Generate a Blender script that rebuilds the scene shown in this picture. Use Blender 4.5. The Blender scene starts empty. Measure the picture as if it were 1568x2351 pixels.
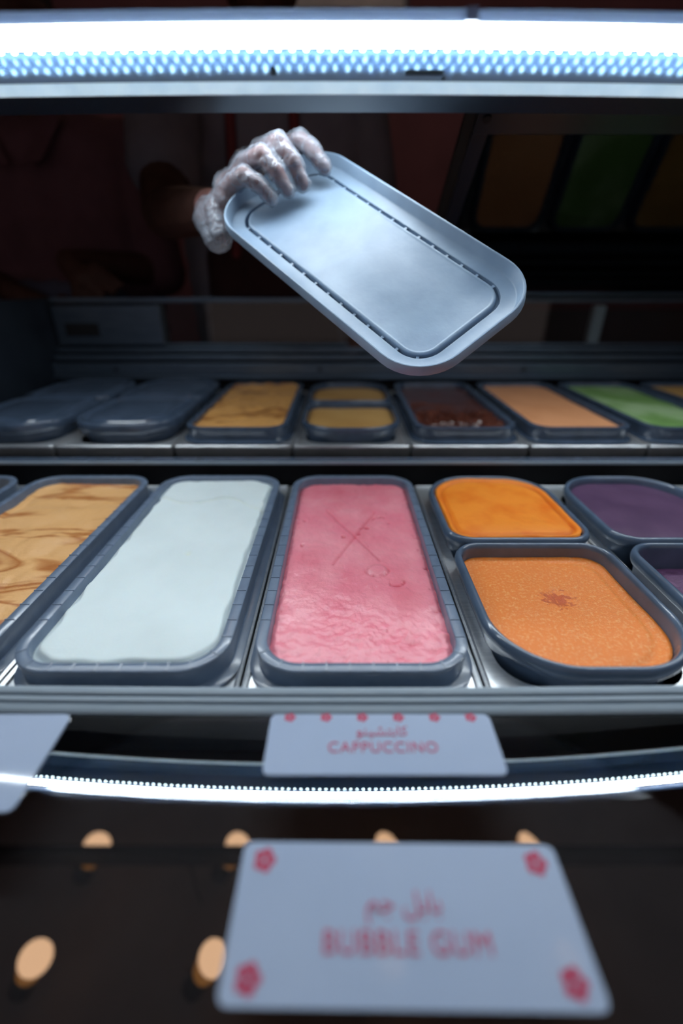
import bpy, bmesh, math, random
from mathutils import Vector, Matrix, noise
random.seed(7)
D = bpy.data
SC = bpy.context.scene
COL = SC.collection
CZ = 1.15                        # eye height of the photographer above the floor

# ------------------------------------------------------------------ camera
cam_d = D.cameras.new('camera'); cam = D.objects.new('camera', cam_d); COL.objects.link(cam)
cam.location = (0, 0, CZ)
cam.rotation_euler = (math.radians(90 - 27.24), 0, 0)
cam_d.sensor_fit = 'VERTICAL'; cam_d.sensor_height = 36.0; cam_d.sensor_width = 24.0
cam_d.lens = 36.0 * 1020.0 / 2351.0
cam_d.clip_start = 0.01; cam_d.clip_end = 50
cam_d.dof.use_dof = True; cam_d.dof.focus_distance = 0.42; cam_d.dof.aperture_fstop = 1.5
SC.camera = cam
# ------------------------------------------------------------------ world, exposure
w = D.worlds.new('world'); SC.world = w; w.use_nodes = True
w.node_tree.nodes['Background'].inputs[0].default_value = (1.0, 0.80, 0.76, 1)
w.node_tree.nodes['Background'].inputs[1].default_value = 0.3       # dim hall on the customer side, open behind the camera
vs = SC.view_settings
vs.view_transform = 'Standard'; vs.look = 'None'; vs.exposure = 0.0; vs.gamma = 1.0; vs.use_curve_mapping = False
SC.cycles.adaptive_threshold = 0.03; SC.cycles.max_bounces = 6; SC.cycles.diffuse_bounces = 3; SC.cycles.glossy_bounces = 4; SC.cycles.transparent_max_bounces = 10
LED_MAIN = 92.0      # radiance of the front light bar
LED_REAR = 26.0      # radiance of the second bar inside the canopy
LED_CHIP = 16.0
SPOT = 1.7           # warm ceiling spotlights
SPOT_FILL = 26.0     # added spotlights out of view, to brighten the background

# ------------------------------------------------------------------ materials
def srgb(r, g, b):
    f = lambda c: (c/255/12.92) if c/255 <= 0.04045 else ((c/255+0.055)/1.055)**2.4
    return (f(r), f(g), f(b), 1)
def mat(name, col, rough=0.5, metal=0.0, spec=0.5, emit=None, es=0.0, trans=0.0, ior=1.45, coat=0.0, alpha=1.0,
        nscale=0, ncol=None, ndet=4, nlo=0.4, nhi=0.65, bump=0.0, bscale=200, sss=0.0, stretch=None, coords='Object', bdet=3):
    m = D.materials.new(name); m.use_nodes = True
    nt = m.node_tree; b = nt.nodes['Principled BSDF']
    b.inputs['Base Color'].default_value = col
    b.inputs['Roughness'].default_value = rough
    b.inputs['Metallic'].default_value = metal
    b.inputs['Specular IOR Level'].default_value = spec
    b.inputs['Transmission Weight'].default_value = trans
    b.inputs['IOR'].default_value = ior
    b.inputs['Coat Weight'].default_value = coat; b.inputs['Coat Roughness'].default_value = 0.14
    b.inputs['Alpha'].default_value = alpha
    if sss:
        b.inputs['Subsurface Weight'].default_value = sss
        b.inputs['Subsurface Radius'].default_value = (0.006, 0.004, 0.003)
        b.inputs['Subsurface Scale'].default_value = 1.0
    if emit:
        b.inputs['Emission Color'].default_value = emit
        b.inputs['Emission Strength'].default_value = es
    tc = nt.nodes.new('ShaderNodeTexCoord')
    src = tc.outputs[coords]
    if stretch:
        mp = nt.nodes.new('ShaderNodeMapping'); mp.inputs['Scale'].default_value = stretch
        nt.links.new(src, mp.inputs['Vector']); src = mp.outputs['Vector']
    if nscale:
        n = nt.nodes.new('ShaderNodeTexNoise'); n.inputs['Scale'].default_value = nscale; n.inputs['Detail'].default_value = ndet
        nt.links.new(src, n.inputs['Vector'])
        r = nt.nodes.new('ShaderNodeValToRGB')
        r.color_ramp.elements[0].position = nlo; r.color_ramp.elements[0].color = col
        r.color_ramp.elements[1].position = nhi; r.color_ramp.elements[1].color = ncol
        nt.links.new(n.outputs['Fac'], r.inputs['Fac']); nt.links.new(r.outputs['Color'], b.inputs['Base Color'])
    if bump:
        n2 = nt.nodes.new('ShaderNodeTexNoise'); n2.inputs['Scale'].default_value = bscale; n2.inputs['Detail'].default_value = bdet
        nt.links.new(src, n2.inputs['Vector'])
        bp = nt.nodes.new('ShaderNodeBump'); bp.inputs['Strength'].default_value = 1.0; bp.inputs['Distance'].default_value = bump
        nt.links.new(n2.outputs['Fac'], bp.inputs['Height']); nt.links.new(bp.outputs['Normal'], b.inputs['Normal'])
    return m
def swirl(name, base, dark, scale, dist, lo, hi, rough=0.4, bump=0.0006, stretch=(1, 1, 1), spec=0.5):
    m = mat(name, base, rough, bump=bump, bscale=260, spec=spec)
    nt = m.node_tree; b = nt.nodes['Principled BSDF']
    tc = nt.nodes.new('ShaderNodeTexCoord'); mp = nt.nodes.new('ShaderNodeMapping'); mp.inputs['Scale'].default_value = stretch
    n = nt.nodes.new('ShaderNodeTexNoise'); n.inputs['Scale'].default_value = scale; n.inputs['Detail'].default_value = 2.5; n.inputs['Distortion'].default_value = dist
    r = nt.nodes.new('ShaderNodeValToRGB'); e = r.color_ramp.elements
    mid = 0.5*(lo+hi)
    e[0].position = lo; e[0].color = base; e[1].position = mid; e[1].color = dark
    x = e.new(hi); x.color = base
    nt.links.new(tc.outputs['Object'], mp.inputs['Vector']); nt.links.new(mp.outputs['Vector'], n.inputs['Vector'])
    nt.links.new(n.outputs['Fac'], r.inputs['Fac']); nt.links.new(r.outputs['Color'], b.inputs['Base Color'])
    return m
M = {}
M['tub'] = mat('grey_plastic', srgb(104, 120, 142), 0.30, spec=0.6, coat=0.5, nscale=60, ncol=srgb(95, 110, 132), bump=0.00015, bscale=300)
M['tub_gloss'] = mat('glossy_grey_plastic', srgb(86, 102, 124), 0.13, spec=0.8, nscale=40, ncol=srgb(78, 94, 114))
M['tub_dark'] = mat('dark_grey_plastic', srgb(66, 80, 100), 0.16, spec=0.6, nscale=40, ncol=srgb(58, 72, 90))
M['lid'] = mat('pale_grey_lid_plastic', srgb(118, 140, 164), 0.40, spec=0.5, nscale=12, ncol=srgb(138, 160, 182), bump=0.0002, bscale=120)
M['lid_notch'] = mat('lid_notch_plastic', srgb(60, 72, 86), 0.5)
M['steel'] = mat('steel', (0.80, 0.83, 0.86, 1), 0.32, metal=0.85, nscale=30, ncol=(0.68, 0.72, 0.76, 1), bump=0.0001, bscale=90, stretch=(1, 12, 1))
M['frame'] = mat('anodised_frame', srgb(144, 158, 170), 0.45, metal=0.0, nscale=30, ncol=srgb(134, 149, 162), stretch=(1, 14, 14))
M['reflector'] = mat('reflector_metal', srgb(112, 132, 154), 0.13, metal=0.7, bump=0.0001, bscale=120)
M['lip'] = mat('white_lip', srgb(225, 235, 240), 0.5, nscale=50, ncol=srgb(210, 224, 232))
M['canopy'] = mat('canopy_grey', srgb(28, 36, 50), 0.32, spec=0.5, nscale=10, ncol=srgb(29, 36, 49))
M['clear'] = mat('clear_housing', srgb(128, 150, 186), 0.2, spec=0.6, nscale=20, ncol=srgb(116, 138, 172))
M['black'] = mat('black_step', srgb(9, 9, 12), 0.55, spec=0.2, nscale=30, ncol=srgb(13, 13, 16))
M['dark'] = mat('dark_case', srgb(40, 48, 58), 0.4, nscale=12, ncol=srgb(33, 40, 50), spec=0.4)
M['rail'] = mat('dark_aluminium', srgb(88, 104, 122), 0.35, metal=0.7, nscale=20, ncol=srgb(76, 92, 110), stretch=(1, 14, 14))
M['hole'] = mat('hole_black', srgb(12, 14, 20), 0.7)
M['led'] = mat('led_diffuser', (1, 1, 1, 1), 0.5, emit=(0.86, 0.95, 1.0, 1), es=LED_MAIN)
M['led_rear'] = mat('led_rear_diffuser', (1, 1, 1, 1), 0.5, emit=(0.86, 0.95, 1.0, 1), es=LED_REAR)
M['chip'] = mat('led_chip', (1, 1, 1, 1), 0.5, emit=(0.78, 1.0, 0.98, 1), es=LED_CHIP)
M['card'] = mat('laminated_card', srgb(166, 180, 204), 0.05, spec=0.3, nscale=8, ncol=srgb(160, 175, 200))
M['ink'] = mat('red_ink', srgb(176, 50, 86), 0.5)
M['deck'] = mat('deck_panel', srgb(118, 108, 110), 0.7, spec=0.2, nscale=10, ncol=srgb(108, 99, 101))
def glass_mat(name, tint=(1, 1, 1, 1), rough=0.0, coat=0.0):
    m = D.materials.new(name); m.use_nodes = True; nt = m.node_tree
    for n in list(nt.nodes):
        if n.type == 'BSDF_PRINCIPLED': nt.nodes.remove(n)
    out = nt.nodes['Material Output']
    tr = nt.nodes.new('ShaderNodeBsdfTransparent'); tr.inputs[0].default_value = tint
    gl = nt.nodes.new('ShaderNodeBsdfGlossy'); gl.inputs['Roughness'].default_value = rough
    fr = nt.nodes.new('ShaderNodeFresnel'); fr.inputs['IOR'].default_value = 1.5
    mx = nt.nodes.new('ShaderNodeMixShader')
    if coat:
        ad = nt.nodes.new('ShaderNodeMath'); ad.operation = 'ADD'; ad.use_clamp = True; ad.inputs[1].default_value = coat
        nt.links.new(fr.outputs[0], ad.inputs[0]); nt.links.new(ad.outputs[0], mx.inputs[0])
    else: nt.links.new(fr.outputs[0], mx.inputs[0])
    nt.links.new(tr.outputs[0], mx.inputs[1]); nt.links.new(gl.outputs[0], mx.inputs[2])
    nt.links.new(mx.outputs[0], out.inputs['Surface'])
    return m
M['glass'] = glass_mat('clear_glass', (0.93, 0.96, 0.97, 1))
M['mirror_glass'] = glass_mat('reflective_coated_glass', (0.9, 0.93, 0.95, 1), 0.0, 0.42)
M['glass_door'] = glass_mat('door_glass', (0.75, 0.78, 0.8, 1), 0.02)
M['wall'] = mat('dark_maroon_wall', srgb(112, 74, 82), 0.8, nscale=3, ncol=srgb(100, 66, 74))
M['ceil'] = mat('dark_ceiling', srgb(176, 166, 166), 0.8, nscale=4, ncol=srgb(164, 154, 154))
M['floor'] = mat('dark_floor', srgb(70, 66, 66), 0.6, nscale=5, ncol=srgb(60, 56, 56))
M['skin'] = mat('skin', srgb(58, 36, 31), 0.6, spec=0.25, nscale=40, ncol=srgb(66, 42, 36))
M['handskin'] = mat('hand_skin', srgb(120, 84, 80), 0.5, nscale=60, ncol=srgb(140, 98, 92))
M['shirt_pink'] = mat('dusky_pink_shirt', srgb(84, 60, 68), 0.9, spec=0.1, nscale=12, ncol=srgb(76, 54, 62), bump=0.002, bscale=14)
M['shirt_grey'] = mat('pale_grey_shirt', srgb(104, 102, 112), 0.9, spec=0.1, nscale=12, ncol=srgb(94, 92, 102), bump=0.002, bscale=14)
M['apron_red'] = mat('dark_red_apron', srgb(44, 16, 16), 0.9, nscale=12, ncol=srgb(36, 13, 13), bump=0.002, bscale=14)
M['apron_blue'] = mat('slate_apron', srgb(70, 74, 96), 0.9, nscale=12, ncol=srgb(60, 64, 84), bump=0.002, bscale=14)
M['red'] = mat('red_trim', srgb(96, 20, 28), 0.6, nscale=20, ncol=srgb(84, 17, 24))
M['hair'] = mat('black_hair', srgb(18, 15, 15), 0.6, nscale=80, ncol=srgb(28, 22, 20), bump=0.002, bscale=120)
M['trouser'] = mat('dark_trousers', srgb(28, 28, 34), 0.85, nscale=12, ncol=srgb(22, 22, 28))
M['eye'] = mat('eye', srgb(230, 226, 220), 0.3)
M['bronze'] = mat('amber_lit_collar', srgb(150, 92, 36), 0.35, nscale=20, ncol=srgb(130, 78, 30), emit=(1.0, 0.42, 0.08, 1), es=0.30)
M['lampblack'] = mat('lamp_black', srgb(24, 22, 22), 0.5)
M['bulb'] = mat('warm_disc', (1, 1, 1, 1), 0.5, emit=(1.0, 0.60, 0.34, 1), es=SPOT)
M['bulb_fill'] = mat('warm_disc_fill', (1, 1, 1, 1), 0.5, emit=(1.0, 0.66, 0.5, 1), es=SPOT_FILL)
M['white'] = mat('white_plastic', srgb(196, 204, 208), 0.4, nscale=10, ncol=srgb(184, 192, 198))
M['cabinet'] = mat('brown_cabinet', srgb(62, 46, 44), 0.6, nscale=6, ncol=srgb(54, 40, 38))
# glove: thin clear film over the hand
def glove_mat():
    m = D.materials.new('glove_film'); m.use_nodes = True; nt = m.node_tree
    b = nt.nodes['Principled BSDF']; out = nt.nodes['Material Output']
    b.inputs['Base Color'].default_value = srgb(150, 158, 172); b.inputs['Roughness'].default_value = 0.22
    tc = nt.nodes.new('ShaderNodeTexCoord')
    n = nt.nodes.new('ShaderNodeTexNoise'); n.inputs['Scale'].default_value = 42; n.inputs['Detail'].default_value = 3; n.inputs['Distortion'].default_value = 1.6
    nt.links.new(tc.outputs['Object'], n.inputs['Vector'])
    bp = nt.nodes.new('ShaderNodeBump'); bp.inputs['Distance'].default_value = 0.004
    nt.links.new(n.outputs['Fac'], bp.inputs['Height']); nt.links.new(bp.outputs['Normal'], b.inputs['Normal'])
    tr = nt.nodes.new('ShaderNodeBsdfTransparent')
    r = nt.nodes.new('ShaderNodeMapRange'); r.inputs['From Min'].default_value = 0.35; r.inputs['From Max'].default_value = 0.65
    r.inputs['To Min'].default_value = 0.34; r.inputs['To Max'].default_value = 0.58
    nt.links.new(n.outputs['Fac'], r.inputs['Value'])
    mx = nt.nodes.new('ShaderNodeMixShader')
    nt.links.new(r.outputs[0], mx.inputs[0]); nt.links.new(tr.outputs[0], mx.inputs[1]); nt.links.new(b.outputs[0], mx.inputs[2])
    nt.links.new(mx.outputs[0], out.inputs['Surface'])
    return m
M['glove'] = glove_mat()

def add_translucent(m, fac, col):
    nt = M[m].node_tree; out = nt.nodes['Material Output']; b = nt.nodes['Principled BSDF']
    t = nt.nodes.new('ShaderNodeBsdfTranslucent'); t.inputs[0].default_value = col
    mx = nt.nodes.new('ShaderNodeMixShader'); mx.inputs[0].default_value = fac
    nt.links.new(b.outputs[0], mx.inputs[1]); nt.links.new(t.outputs[0], mx.inputs[2]); nt.links.new(mx.outputs[0], out.inputs['Surface'])
add_translucent('clear', 0.30, (0.34, 0.40, 0.48, 1))
def add_tint(m, col, fac=1.0):
    '''mesh attribute "tint" (grooves, pits, edges, far end) mixes in a second colour'''
    nt = M[m].node_tree; b = nt.nodes['Principled BSDF']; old = b.inputs['Base Color'].links[0].from_socket
    at = nt.nodes.new('ShaderNodeAttribute'); at.attribute_name = 'tint'
    mx = nt.nodes.new('ShaderNodeMix'); mx.data_type = 'RGBA'
    nt.links.new(at.outputs['Fac'], mx.inputs[0]); nt.links.new(old, mx.inputs[6]); mx.inputs[7].default_value = col
    nt.links.new(mx.outputs[2], b.inputs['Base Color'])
# ------------------------------------------------------------------ object helpers
def mesh_obj(name, verts, faces, m, parent=None, smooth=False, loc=None, sharp=None):
    me = D.meshes.new(name); me.from_pydata(verts, [], faces); me.update()
    bm = bmesh.new(); bm.from_mesh(me); bmesh.ops.recalc_face_normals(bm, faces=bm.faces); bm.to_mesh(me); bm.free()
    return link(name, me, m, parent, smooth, loc, sharp)
def link(name, me, m, parent=None, smooth=False, loc=None, sharp=None):
    if m is not None and not me.materials: me.materials.append(M[m])
    if smooth:
        me.polygons.foreach_set('use_smooth', [True]*len(me.polygons))
        if sharp: me.set_sharp_from_angle(angle=math.radians(sharp))
    o = D.objects.new(name, me); COL.objects.link(o)
    if loc: o.location = loc
    if parent: o.parent = parent
    return o
def tag(o, label=None, cat=None, group=None, kind=None):
    if label: o['label'] = label
    if cat: o['category'] = cat
    if group: o['group'] = group
    if kind: o['kind'] = kind
    return o
def empty(name, loc=(0, 0, 0)):
    e = D.objects.new(name, None); COL.objects.link(e); e.location = loc; e.empty_display_size = 0.05
    return e
def copy_tree(o, parent=None):
    c = o.copy(); COL.objects.link(c); c.parent = parent
    for ch in list(o.children): copy_tree(ch, c)
    return c
def box_data(x0, x1, y0, y1, z0, z1, bev=0.0):
    bm = bmesh.new()
    bmesh.ops.create_cube(bm, size=1.0)
    for v in bm.verts:
        v.co = Vector(((x0+x1)/2 + v.co.x*(x1-x0), (y0+y1)/2 + v.co.y*(y1-y0), (z0+z1)/2 + v.co.z*(z1-z0)))
    if bev: bmesh.ops.bevel(bm, geom=bm.edges[:], offset=bev, segments=2, affect='EDGES', profile=0.6)
    me = D.meshes.new('box'); bm.to_mesh(me); bm.free()
    return me
def box(name, x0, x1, y0, y1, z0, z1, m, parent=None, bev=0.0):
    me = box_data(x0, x1, y0, y1, z0, z1, bev); me.name = name
    return link(name, me, m, parent)
def extrude_x(name, prof, x0, x1, m, parent=None, bow=0.0, segs=48, closed=True, smooth=False, zoff=CZ, sharp=30):
    """profile of (y,z rel. to eye) points swept along x; bow bends it in plan"""
    vs_, fs = [], []; n = len(prof)
    if not bow: segs = 1
    for i in range(segs+1):
        x = x0 + (x1-x0)*i/segs
        for (y, z) in prof: vs_.append((x, y + bow*x*x, z + zoff))
    for i in range(segs):
        for j in range(n if closed else n-1):
            k = (j+1) % n
            fs.append((i*n+j, i*n+k, (i+1)*n+k, (i+1)*n+j))
    if closed:
        fs.append(tuple(range(n))); fs.append(tuple(segs*n + j for j in reversed(range(n))))
    return mesh_obj(name, vs_, fs, m, parent, smooth, sharp=sharp)
def cyl(name, c, axis, r, h, m, parent=None, n=24, r2=None, smooth=True):
    bm = bmesh.new(); bmesh.ops.create_cone(bm, cap_ends=True, segments=n, radius1=r, radius2=r if r2 is None else r2, depth=h)
    q = Vector((0, 0, 1)).rotation_difference(Vector(axis).normalized()).to_matrix().to_4x4()
    bmesh.ops.transform(bm, matrix=Matrix.Translation(Vector(c)) @ q, verts=bm.verts)
    me = D.meshes.new(name); bm.to_mesh(me); bm.free()
    return link(name, me, m, parent, smooth, sharp=35)
def rrect(w_, l_, rn, rf, k=8, ns=10):
    """rounded rectangle outline, ccw; near corners radius rn (-y), far corners radius rf (+y)"""
    hw, hl = w_/2, l_/2
    rn = min(rn, hw-1e-4); rf = min(rf, hw-1e-4)
    pts = []
    def arc(cx, cy, r, a0):
        for i in range(k+1):
            a = a0 + math.pi/2*i/k
            pts.append((cx + r*math.cos(a), cy + r*math.sin(a)))
    def seg(a, b):
        for i in range(1, ns): pts.append((a[0]+(b[0]-a[0])*i/ns, a[1]+(b[1]-a[1])*i/ns))
    arc(-hw+rn, -hl+rn, rn, math.pi);      a = pts[-1]; seg(a, (hw-rn, -hl))
    arc(hw-rn, -hl+rn, rn, -math.pi/2);    a = pts[-1]; seg(a, (hw, hl-rf))
    arc(hw-rf, hl-rf, rf, 0);              a = pts[-1]; seg(a, (-hw+rf, hl))
    arc(-hw+rf, hl-rf, rf, math.pi/2);     a = pts[-1]; seg(a, (-hw, -hl+rn))
    return pts
def loft(rings, cap0=True, cap1=True):
    vs_, fs = [], []; n = len(rings[0])
    for r in rings: vs_ += r
    for i in range(len(rings)-1):
        for j in range(n):
            k = (j+1) % n
            fs.append((i*n+j, i*n+k, (i+1)*n+k, (i+1)*n+j))
    if cap0: fs.append(tuple(range(n)))
    if cap1: fs.append(tuple((len(rings)-1)*n + j for j in reversed(range(n))))
    return vs_, fs
def ringset(W, L, rn, rf, prof, k=8):
    out = []
    for (o, z) in prof:
        out.append([(x, y, z) for (x, y) in rrect(W+2*o, L+2*o, max(rn+o, 0.002), max(rf+o, 0.002), k)])
    return out
def sm(t): t = max(0.0, min(1.0, t)); return t*t*(3-2*t)
def fb(x, y, s, o=0.0): return noise.fractal(Vector((x*s, y*s, o)), 1.0, 2.0, 4)

# ================================================================== the room
def struct(o): o['kind'] = 'structure'; return o
struct(box('floor', -4, 4, -3.5, 3.6, -0.1, 0, 'floor'))
struct(box('ceiling', -4, 4, -3.5, 3.6, 3.0, 3.1, 'ceil'))
struct(box('wall_back', -4, 4, 3.4, 3.6, 0, 3.0, 'wall'))
struct(box('wall_left', -4, -3.9, -3.5, 3.4, 0, 3.0, 'wall'))
struct(box('wall_right', 3.9, 4, -3.5, 3.4, 0, 3.0, 'wall'))

# ================================================================== display case
XL, XR = -0.665, 1.02
case = empty('display_case', (0, 0.6, 0))
tag(case, 'refrigerated ice cream display case with lit canopy, glass front deck and dark interior', 'display case')
def part(o, parent=None):
    p = parent or case
    o.parent = p; o.matrix_parent_inverse = p.matrix_world.inverted() if False else Matrix.Translation(-Vector(world_loc(p)))
    return o
def world_loc(o):
    v = Vector(o.location)
    return v
# body under the wells
part(box('case_body', XL, XR, -0.16, 1.14, 0.0, CZ-0.42, 'dark'))
part(box('end_panel', XL-0.03, XL, -0.16, 1.14, 0.0, CZ-0.03, 'dark', bev=0.002))
part(box('end_panel', XR, XR+0.03, -0.16, 1.14, 0.0, CZ-0.03, 'dark', bev=0.002))
part(box('front_deck', XL, XR, -0.16, 0.196, CZ-0.42, CZ-0.285, 'deck'))
fg = part(box('front_glass', XL, XR, -0.16, 0.196, CZ-0.256, CZ-0.250, 'mirror_glass'))
fg.data.materials.append(M['glass'])
for p_ in fg.data.polygons: p_.material_index = 0 if p_.normal.z > 0.5 else 1
part(box('glass_support', XL, XR, -0.16, -0.14, CZ-0.285, CZ-0.256, 'rail'))
# grooved front frame
part(extrude_x('front_frame', [(0.2155, -0.40), (0.2155, -0.2462), (0.2140, -0.2446), (0.2122, -0.2446), (0.2094, -0.2454), (0.2090, -0.2480), (0.2076, -0.2480), (0.2074, -0.2460),
     (0.2044, -0.2468), (0.2040, -0.2494), (0.2026, -0.2494), (0.2024, -0.2474), (0.1985, -0.2488), (0.1968, -0.2502), (0.1965, -0.262), (0.1965, -0.40)],
     XL, XR, 'frame', bow=0.035, segs=40))
# well floors and step
part(box('well_floor', XL, XR, 0.236, 0.612, CZ-0.42, CZ-0.395, 'black'))
part(box('step_panel', XL, XR, 0.612, 0.632, CZ-0.42, CZ-0.2345, 'black'))
part(box('step_edge', XL, XR, 0.609, 0.6125, CZ-0.2360, CZ-0.2318, 'frame', bev=0.0006))
part(box('step_top', XL, XR, 0.6125, 0.634, CZ-0.2345, CZ-0.2335, 'tub_dark'))
part(box('rear_well_floor', XL, XR, 0.634, 1.06, CZ-0.42, CZ-0.34, 'black'))
part(box('rear_ledge', XL, XR, 0.634, 0.66, CZ-0.34, CZ-0.245, 'black'))
# rear rails
part(box('rear_back_plate', XL, XR, 1.126, 1.14, CZ-0.34, CZ-0.128, 'black'))
def bev_rail(y0, y1, z0, z1): part(box('rear_rail', XL, XR, y0, y1, CZ+z0, CZ+z1, 'rail', bev=0.0022))
bev_rail(1.056, 1.066, -0.198, -0.190); bev_rail(1.062, 1.072, -0.1895, -0.1635); bev_rail(1.080, 1.088, -0.160, -0.1475); bev_rail(1.098, 1.106, -0.1445, -0.1340); bev_rail(1.112, 1.130, -0.132, -0.1265)
part(box('rear_well_wall', XL, XR, 1.072, 1.126, CZ-0.34, CZ-0.165, 'black'))
for x in (-0.52, -0.05, 0.42, 0.89):
    s_ = cyl('screw', (x, 1.0615, CZ-0.1765), (0, -1, 0), 0.0045, 0.003, 'hole', n=12); part(s_)
part(box('rear_glass', XL, XR, 1.120, 1.126, CZ-0.136, CZ-0.037, 'glass_door'))
part(box('rear_glass_edge', XL, XR, 1.117, 1.129, CZ-0.039, CZ-0.029, 'rail', bev=0.0015))
for x in (-0.43, 0.60):
    part(box('glass_post', x-0.013, x+0.013, 1.128, 1.150, CZ-0.16, CZ-0.045, 'white', bev=0.003))
cp = part(box('control_panel', XL+0.005, XL+0.25, 1.1065, 1.1115, CZ-0.128, CZ-0.045, 'rail', bev=0.002))
box('panel_display', XL+0.028, XL+0.105, 1.1045, 1.1063, CZ-0.109, CZ-0.082, 'hole', bev=0.0008).parent = cp
D.objects['panel_display'].matrix_parent_inverse = Matrix.Translation(-Vector(case.location)) if False else Matrix()
# canopy
B = 0.10
CX0, CX1 = -0.64, 0.80
part(extrude_x('canopy_top', [(0.3596, 0.1406), (0.3604, 0.1414), (0.3640, 0.1424), (0.404, 0.1545), (0.70, 0.236), (0.735, 0.243), (0.735, 0.237), (0.70, 0.230), (0.404, 0.1502), (0.3745, 0.1410)],
     CX0, CX1, 'canopy', bow=B))
part(extrude_x('clear_housing', [(0.3597, 0.1407), (0.3599, 0.1389), (0.3590, 0.1385), (0.3590, 0.1379), (0.3602, 0.1375), (0.3606, 0.1350), (0.3618, 0.1350), (0.3618, 0.1407)],
     CX0, CX1, 'clear', bow=B))
part(extrude_x('reflector', [(0.3745, 0.1408), (0.404, 0.1500), (0.4085, 0.1240), (0.4098, 0.1238), (0.4060, 0.1500)], CX0, CX1, 'reflector', bow=B, smooth=False))
part(extrude_x('white_lip', [(0.4030, 0.1222), (0.4042, 0.1226), (0.4085, 0.1172), (0.4078, 0.1162), (0.4040, 0.1158)], CX0, CX1, 'lip', bow=B))
part(extrude_x('canopy_underside', [(0.4045, 0.1166), (0.4080, 0.1180), (0.4400, 0.1195), (0.446, 0.150), (0.447, 0.150), (0.4425, 0.1168), (0.4400, 0.1156), (0.4050, 0.1158)],
     CX0, CX1, 'canopy', bow=B))
# front light bar: half round diffuser, opaque back
tz, ty, tr_ = 0.1316, 0.3690, 0.0039
arc_f = [(ty + tr_*math.cos(a), tz + tr_*math.sin(a)) for a in [math.radians(100 + 172*i/14) for i in range(15)]]
lamp = part(extrude_x('light_bar', arc_f, CX0+0.01, CX1-0.01, 'led', bow=B, smooth=True, closed=False, sharp=60))
arc_b = [arc_f[-1], (ty+0.0042, tz-0.0036), (ty+0.0046, tz+0.0042), arc_f[0]]
bk = extrude_x('bar_housing', [(a*0.999+0.0004, b) for a, b in arc_b], CX0+0.01, CX1-0.01, 'clear', bow=B)
bk.parent = lamp
chip_me = box_data(-0.0010, 0.0010, 0, 0.0010, -0.0013, 0.0013); chip_me.name = 'led_chip'; chip_me.materials.append(M['chip'])
pitch = 0.0087
for row in range(2):
    for i in range(-66, 67):
        x = (i + 0.5*row)*pitch
        o = D.objects.new('led_chip', chip_me); COL.objects.link(o)
        o.parent = lamp
        o.location = (x, ty + 0.0048 + B*x*x, CZ + tz + (0.0022 if row == 0 else -0.0026))
# clips and holes of the canopy
def clip(x):
    y = B*x*x
    part(box('tube_clip', x-0.0035, x+0.0035, 0.3575+y, 0.3630+y, CZ+0.1348, CZ+0.1412, 'clear', bev=0.0006))
    part(box('reflector_slot', x-0.032, x-0.006, 0.4058+y, 0.4068+y, CZ+0.1268, CZ+0.1292, 'hole'))
clip(0.0755)
part(cyl('reflector_hole', (-0.0465, 0.4062, CZ+0.1287), (0, -1, 0.1), 0.0019, 0.002, 'hole', n=16))
part(cyl('reflector_hole', (0.0700, 0.4068, CZ+0.1252), (0, -1, 0.1), 0.0009, 0.002, 'hole', n=12))
# second light bar, behind the lip
part(extrude_x('rear_light_bar', [(0.610, 0.2035), (0.650, 0.1905), (0.6515, 0.1950), (0.6115, 0.2080)], CX0+0.03, CX1-0.03, 'canopy', bow=0.04, segs=24))
part(extrude_x('rear_light_diffuser', [(0.615, 0.2018), (0.645, 0.1920), (0.6446, 0.1908), (0.6146, 0.2006)], CX0+0.05, CX1-0.05, 'led_rear', bow=0.04, segs=24))
for x in (CX0-0.012, CX1):
    yb = B*x*x
    part(box('canopy_bracket', x, x+0.012, 0.40+yb, 0.74+0.02, CZ+0.115, CZ+0.21, 'rail', bev=0.002))
    part(box('canopy_post', x, x+0.012, 0.70, 0.74, CZ-0.42, CZ+0.21, 'rail', bev=0.002))

# sliding rear glass door, leaning back
door = empty('sliding_glass_door', (0.6, 1.10, CZ-0.027))
tag(door, 'sloping rear sliding glass door with black edge seal and round finger pull', 'glass door')
dy, dz = math.cos(math.radians(32)), -math.sin(math.radians(32))
door.rotation_euler = (math.radians(-32), 0, 0)     # local y runs down the slope away from the camera
Lr = 0.47
box('door_pane', -0.428, 0.40, -Lr, 0.0, 0.0, 0.005, 'glass_door', door)
box('edge_seal', -0.440, -0.425, -Lr, 0.0, -0.002, 0.007, 'hole', door, bev=0.001)
box('edge_strip', -0.424, -0.402, -Lr, 0.0, -0.0015, -0.0003, 'canopy', door)
tr = box('top_rail', -0.425, 0.40, -Lr, -Lr+0.075, -0.006, -0.0003, 'canopy', door, bev=0.001)
cyl('screw', (-0.412, -Lr+0.052, -0.007), (0, 0, -1), 0.0055, 0.003, 'hole', tr, n=16)
box('bottom_rail', -0.425, 0.40, -0.018, 0.0, -0.004, -0.0003, 'rail', door, bev=0.001)
fp = cyl('finger_pull', (-0.372, -0.170, -0.003), (0, 0, -1), 0.017, 0.006, 'rail', door, n=28)
cyl('pull_recess', (-0.372, -0.170, -0.007), (0, 0, -1), 0.011, 0.003, 'hole', fp, n=24)

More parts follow.
